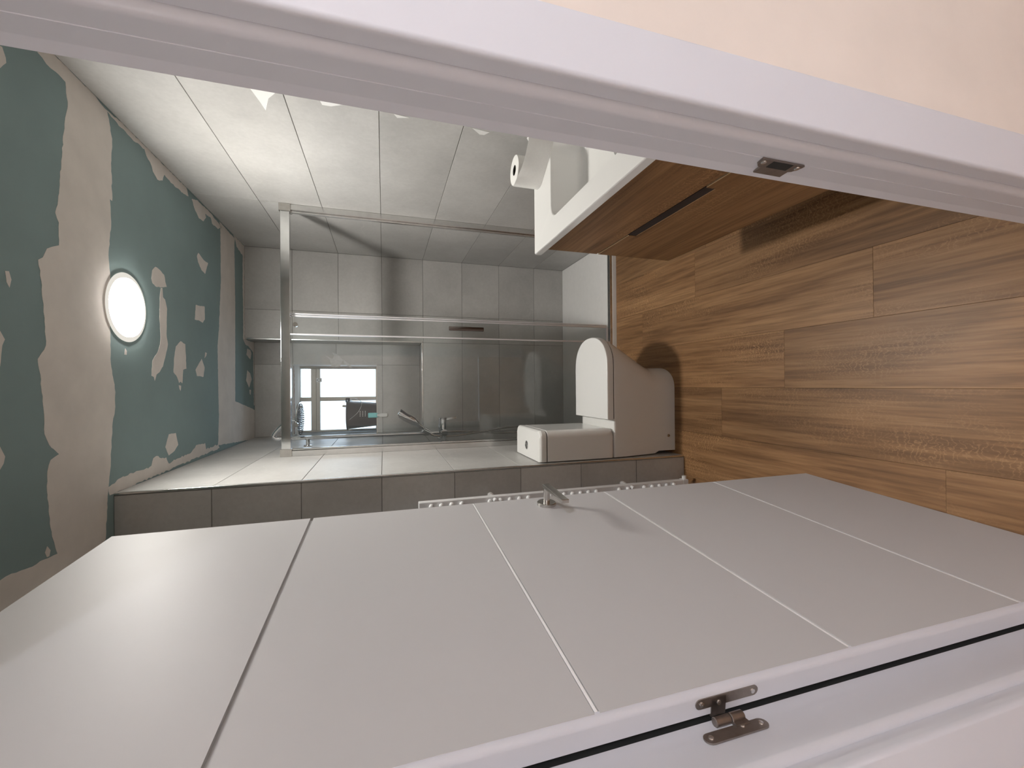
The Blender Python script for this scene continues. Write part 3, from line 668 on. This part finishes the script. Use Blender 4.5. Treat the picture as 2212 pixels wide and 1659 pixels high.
bm = nb(); loft(bm, [dshape(.1735, .2425, .090, -.168, .3842), dshape(.1735, .2425, .090, -.168, .3885)]); fin('seat_gap_shade', bm, M_SEAL_SHADE, wc, label='dark strip painting the shade under the seat lid')  # dark band stands in for shade between bowl and lid
def lidl(i, z): return dshape(.1765-i, .2465-i, .092-i*.3, -.171+i, z)
bm = nb(); loft(bm, [lidl(.002, .3878), lidl(.0, .3895), lidl(0, .4165), lidl(.0015, .4205), lidl(.005, .4225)]); fin('seat_lid', bm, M_PLASTIC, wc, angle=35)
def tankl(z, i=0, r=.034):
    return [Vector((x, y, z)) for x, y in rrect2(-.358, -.213-i, TY-.177+i, TY+.177-i, .006, r)]
def rrect2(x0, x1, y0, y1, rb, rf, n=8):
    pts = []
    for cx, cy, a0, r in ((x1-rf, y1-rf, 0, rf), (x0+rb, y1-rb, 90, rb), (x0+rb, y0+rb, 180, rb), (x1-rf, y0+rf, 270, rf)):
        for i in range(n+1):
            a = math.radians(a0+90*i/n); pts.append((cx+r*math.cos(a), cy+r*math.sin(a)))
    return pts
bm = nb(); loft(bm, [tankl(.386, .014, .03), tankl(.389, .008), tankl(.398, .002), tankl(.412), tankl(.60), tankl(.733, .0), tankl(.7355, .002)]); fin('tank', bm, M_CER, wc, angle=35)
bm = nb(); loft(bm, [tankl(.7354, .009), tankl(.7392, .007), tankl(.7405, .0), tankl(.762, -.001), tankl(.769, .002), tankl(.7735, .008)]); fin('tank_lid', bm, M_CER, wc, angle=30)
bm = nb(); loft(bm, [tankl(.7350, .0022), tankl(.7400, .0022)]); fin('lid_gap_shade', bm, M_SEAL_SHADE, wc, label='dark strip painting the shade under the tank lid')  # shade of the tank seam, put in as a dark band
bm = nb(); lathe(bm, (-.300, 2.004, .772), (0, 0, 1), [(.022, 0), (.022, .003), (.0195, .0045), (.0185, .003), (.0, .0035)], 32); fb = fin('flush_button', bm, M_CHROME, wc)
boxobj('button_split', (-.3185, 2.0034, .7735), (-.2815, 2.0046, .7760), M_SEAL_SHADE, fb)
bm = nb(); lathe(bm, (-.268, TY-.1315, .040), (0, -1, 0), [(.008, 0), (.007, .003), (0, .0045)], 18); fin('bolt_cap', bm, M_STEEL, wc)

# ------------------------------------------------------------------ vanity and washbasin
VY0, VY1 = .735, 1.488
van = empty('vanity_unit', (.73, 1.11, .32), 'wall-hung oak vanity unit with two drawers under the basin', 'vanity')
boxobj('side_panel', (.536, VY0+.001, .318), (XR-.001, VY0+.019, .866), M_VANWOOD, van, .001); boxobj('side_panel', (.536, VY1-.019, .318), (XR-.001, VY1-.001, .866), M_VANWOOD, van, .001)
boxobj('bottom_panel', (.536, VY0+.019, .318), (XR-.001, VY1-.019, .336), M_VANWOOD, van); boxobj('back_panel', (XR-.014, VY0+.019, .336), (XR-.001, VY1-.019, .78), M_VANWOOD, van)
up = boxobj('drawer_front', (.516, VY0, .6525), (.5345, VY1, .866), M_VANWOOD, van, .0012)
bm = nb(); prism(bm, [(VY0, .318), (VY1, .318), (VY1, .644), (1.272, .644), (1.272, .616), (.905, .616), (.905, .644), (VY0, .644)], 'X', .516, .5345); lo = fin('drawer_front', bm, M_VANWOOD, van, smooth=False)
boxobj('edge_strip', (.516, 1.2725, .644), (.5345, VY1, .6452), M_EDGE, lo); boxobj('edge_strip', (.516, VY0, .644), (.5345, .9045, .6452), M_EDGE, lo)
bm = nb(); box(bm, (.5175, .9055, 0.6155), (.520, 1.2715, .6485)); box(bm, (.5175, .9055, 0.6155), (.5345, 1.2715, .6185)); gp = fin('grip_profile', bm, M_BLACK, lo, label='black recessed grip profile')
basin = empty('washbasin', (.73, 1.127, .868), 'white rectangular washbasin on the oak vanity', 'washbasin')
def bl(x0, x1, y0, y1, r, z): return [Vector((x, y, z)) for x, y in rrect(x0, x1, y0, y1, r)]
bx0, bx1, by0, by1 = .505, XR-.001, .722, 1.532
bm = nb(); loft(bm, [bl(bx0+.004, bx1, by0+.004, by1-.004, .004, .868), bl(bx0, bx1, by0, by1, .006, .872), bl(bx0, bx1, by0, by1, .006, .893), bl(bx0+.003, bx1, by0+.003, by1-.003, .006, .897),
    bl(.580, .862, .885, 1.372, .050, .897), bl(.585, .858, .890, 1.367, .048, .892), bl(.594, .850, .900, 1.360, .05, .800), bl(.600, .846, .906, 1.354, .05, .783), bl(.618, .830, .925, 1.336, .05, .770), bl(.66, .80, 1.0, 1.26, .05, .766)], cap0=False); fin('bowl', bm, M_CER, basin, angle=45)
bm = nb(); lathe(bm, (.735, 1.13, .7655), (0, 0, 1), [(.03, 0), (.03, .003), (.026, .005), (0, .006)], 32); fin('waste_cap', bm, M_CHROME, basin)

# ------------------------------------------------------------------ toilet roll with a loose sheet
RC = Vector((.792, 1.474, .897))
roll = empty('toilet_roll', RC, 'white toilet roll standing on the basin corner, sheet pulled loose', 'toilet roll')
bm = nb(); lathe(bm, RC, (0, 0, 1), [(.0185, .0005), (.051, .0005), (.052, .003), (.052, .096), (.051, .098), (.0185, .098), (.0185, .0005)], 48)
fin('paper_roll', bm, M_PAPER, roll)
bm = nb(); lathe(bm, RC, (0, 0, 1), [(.0165, .001), (.0185, .001), (.0185, .0975), (.0165, .0975), (.0165, .002), (0, .002)], 32); fin('core_tube', bm, M_CARD, roll)
path = [(RC.x-.0535*math.cos(math.radians(a)), RC.y-.0535*math.sin(math.radians(a))) for a in (-20, 5, 28, 48)] + [(.775, 1.405), (.800, 1.372), (.832, 1.335), (.868, 1.318), (.895, 1.345), (.905, 1.378)]
P = smooth_path([(x, y, 0) for x, y in path], 6); bm = nb(); A = []; n = len(P)
for i, p in enumerate(P):
    t = i/(n-1); d = (P[min(i+1, n-1)]-P[max(i-1, 0)]).normalized(); nn = Vector((d.y, -d.x, 0))*.0004
    zb = RC.z+.001-(.012 if t > .55 else 0)*min(1, (t-.55)*6 if t > .55 else 0)*0; zt = RC.z+.098-.01*t+.004*math.sin(t*9)
    wob = Vector((0, 0, 0))+nn*6*math.sin(t*20)
    A.append([bm.verts.new(p+nn+Vector((0, 0, zb))), bm.verts.new(p+nn+wob+Vector((0, 0, (zb+zt)/2))), bm.verts.new(p+nn+Vector((0, 0, zt))), bm.verts.new(p-nn+Vector((0, 0, zt))), bm.verts.new(p-nn+wob+Vector((0, 0, (zb+zt)/2))), bm.verts.new(p-nn+Vector((0, 0, zb)))])
for a, b in zip(A, A[1:]):
    for q in range(6): bm.faces.new((a[q], a[(q+1) % 6], b[(q+1) % 6], b[q]))
bm.faces.new(A[0][::-1]); bm.faces.new(A[-1]); fin('loose_sheet', bm, M_PAPER, roll, angle=60)
# crumpled tissue beside it
rnd = random.Random(5); bm = nb(); bmesh.ops.create_icosphere(bm, subdivisions=3, radius=.034)
for v in bm.verts:
    k = 1+.28*math.sin(v.co.x*160+v.co.z*90)*math.cos(v.co.y*140)+rnd.uniform(-.08, .08); v.co = v.co*k; v.co.z = max(v.co.z*.85, -.026)
bmesh.ops.translate(bm, verts=bm.verts, vec=(.905, 1.432, .9235)); ct = fin('crumpled_tissue', bm, M_PAPER, angle=25); tag(ct, 'crumpled white tissue on the basin behind the toilet roll', 'tissue')

# ------------------------------------------------------------------ towel radiator
rad = empty('towel_radiator', (-.70, 1.72, .05), 'white ladder towel radiator half hidden behind the open door', 'radiator')
for x in (-.465, -.930):
    boxobj('post', (x-.030 if x > -.9 else x, 1.708, .068), (x if x > -.9 else x+.030, 1.738, 1.330), M_RAD, rad, .004, 3)
for z in (1.281, 1.241, 1.200, 1.158, 1.040, .995, .953, .911, .871, .770, .705, .665, .625, .586, .547, .430, .385, .298, .254, .215, .174, .134):
    bm = nb(); P = []
    lathe(bm, (-.472, 1.7005, z), (-1, 0, 0), [(0, 0), (.006, .001), (.0095, .005), (.011, .010), (.011, .428), (.0095, .433), (0, .438)], 14); fin('bar', bm, M_RAD, rad)
for z in (1.018, .362):
    bm = nb(); lathe(bm, (-.480, YC-.001, z), (0, -1, 0), [(.014, 0), (.014, .02), (.009, .022), (.009, .07), (.0105, .072), (.0105, .10), (.008, .103)], 20); fin('wall_bracket', bm, M_RAD, rad)
bm = nb(); box(bm, (-.498, 1.706, .045), (-.463, 1.740, .075), .004); cyl(bm, (-.475, 1.723, .058), (-.448, 1.723, .058), .010, n=16); fin('valve', bm, M_RAD, rad)
bm = nb(); tube(bm, [(-.489, 1.723, .05), (-.489, 1.723, .02), (-.489, 1.724, -.001)], .008, 12, 4); fin('pipe', bm, M_CHROME, rad)
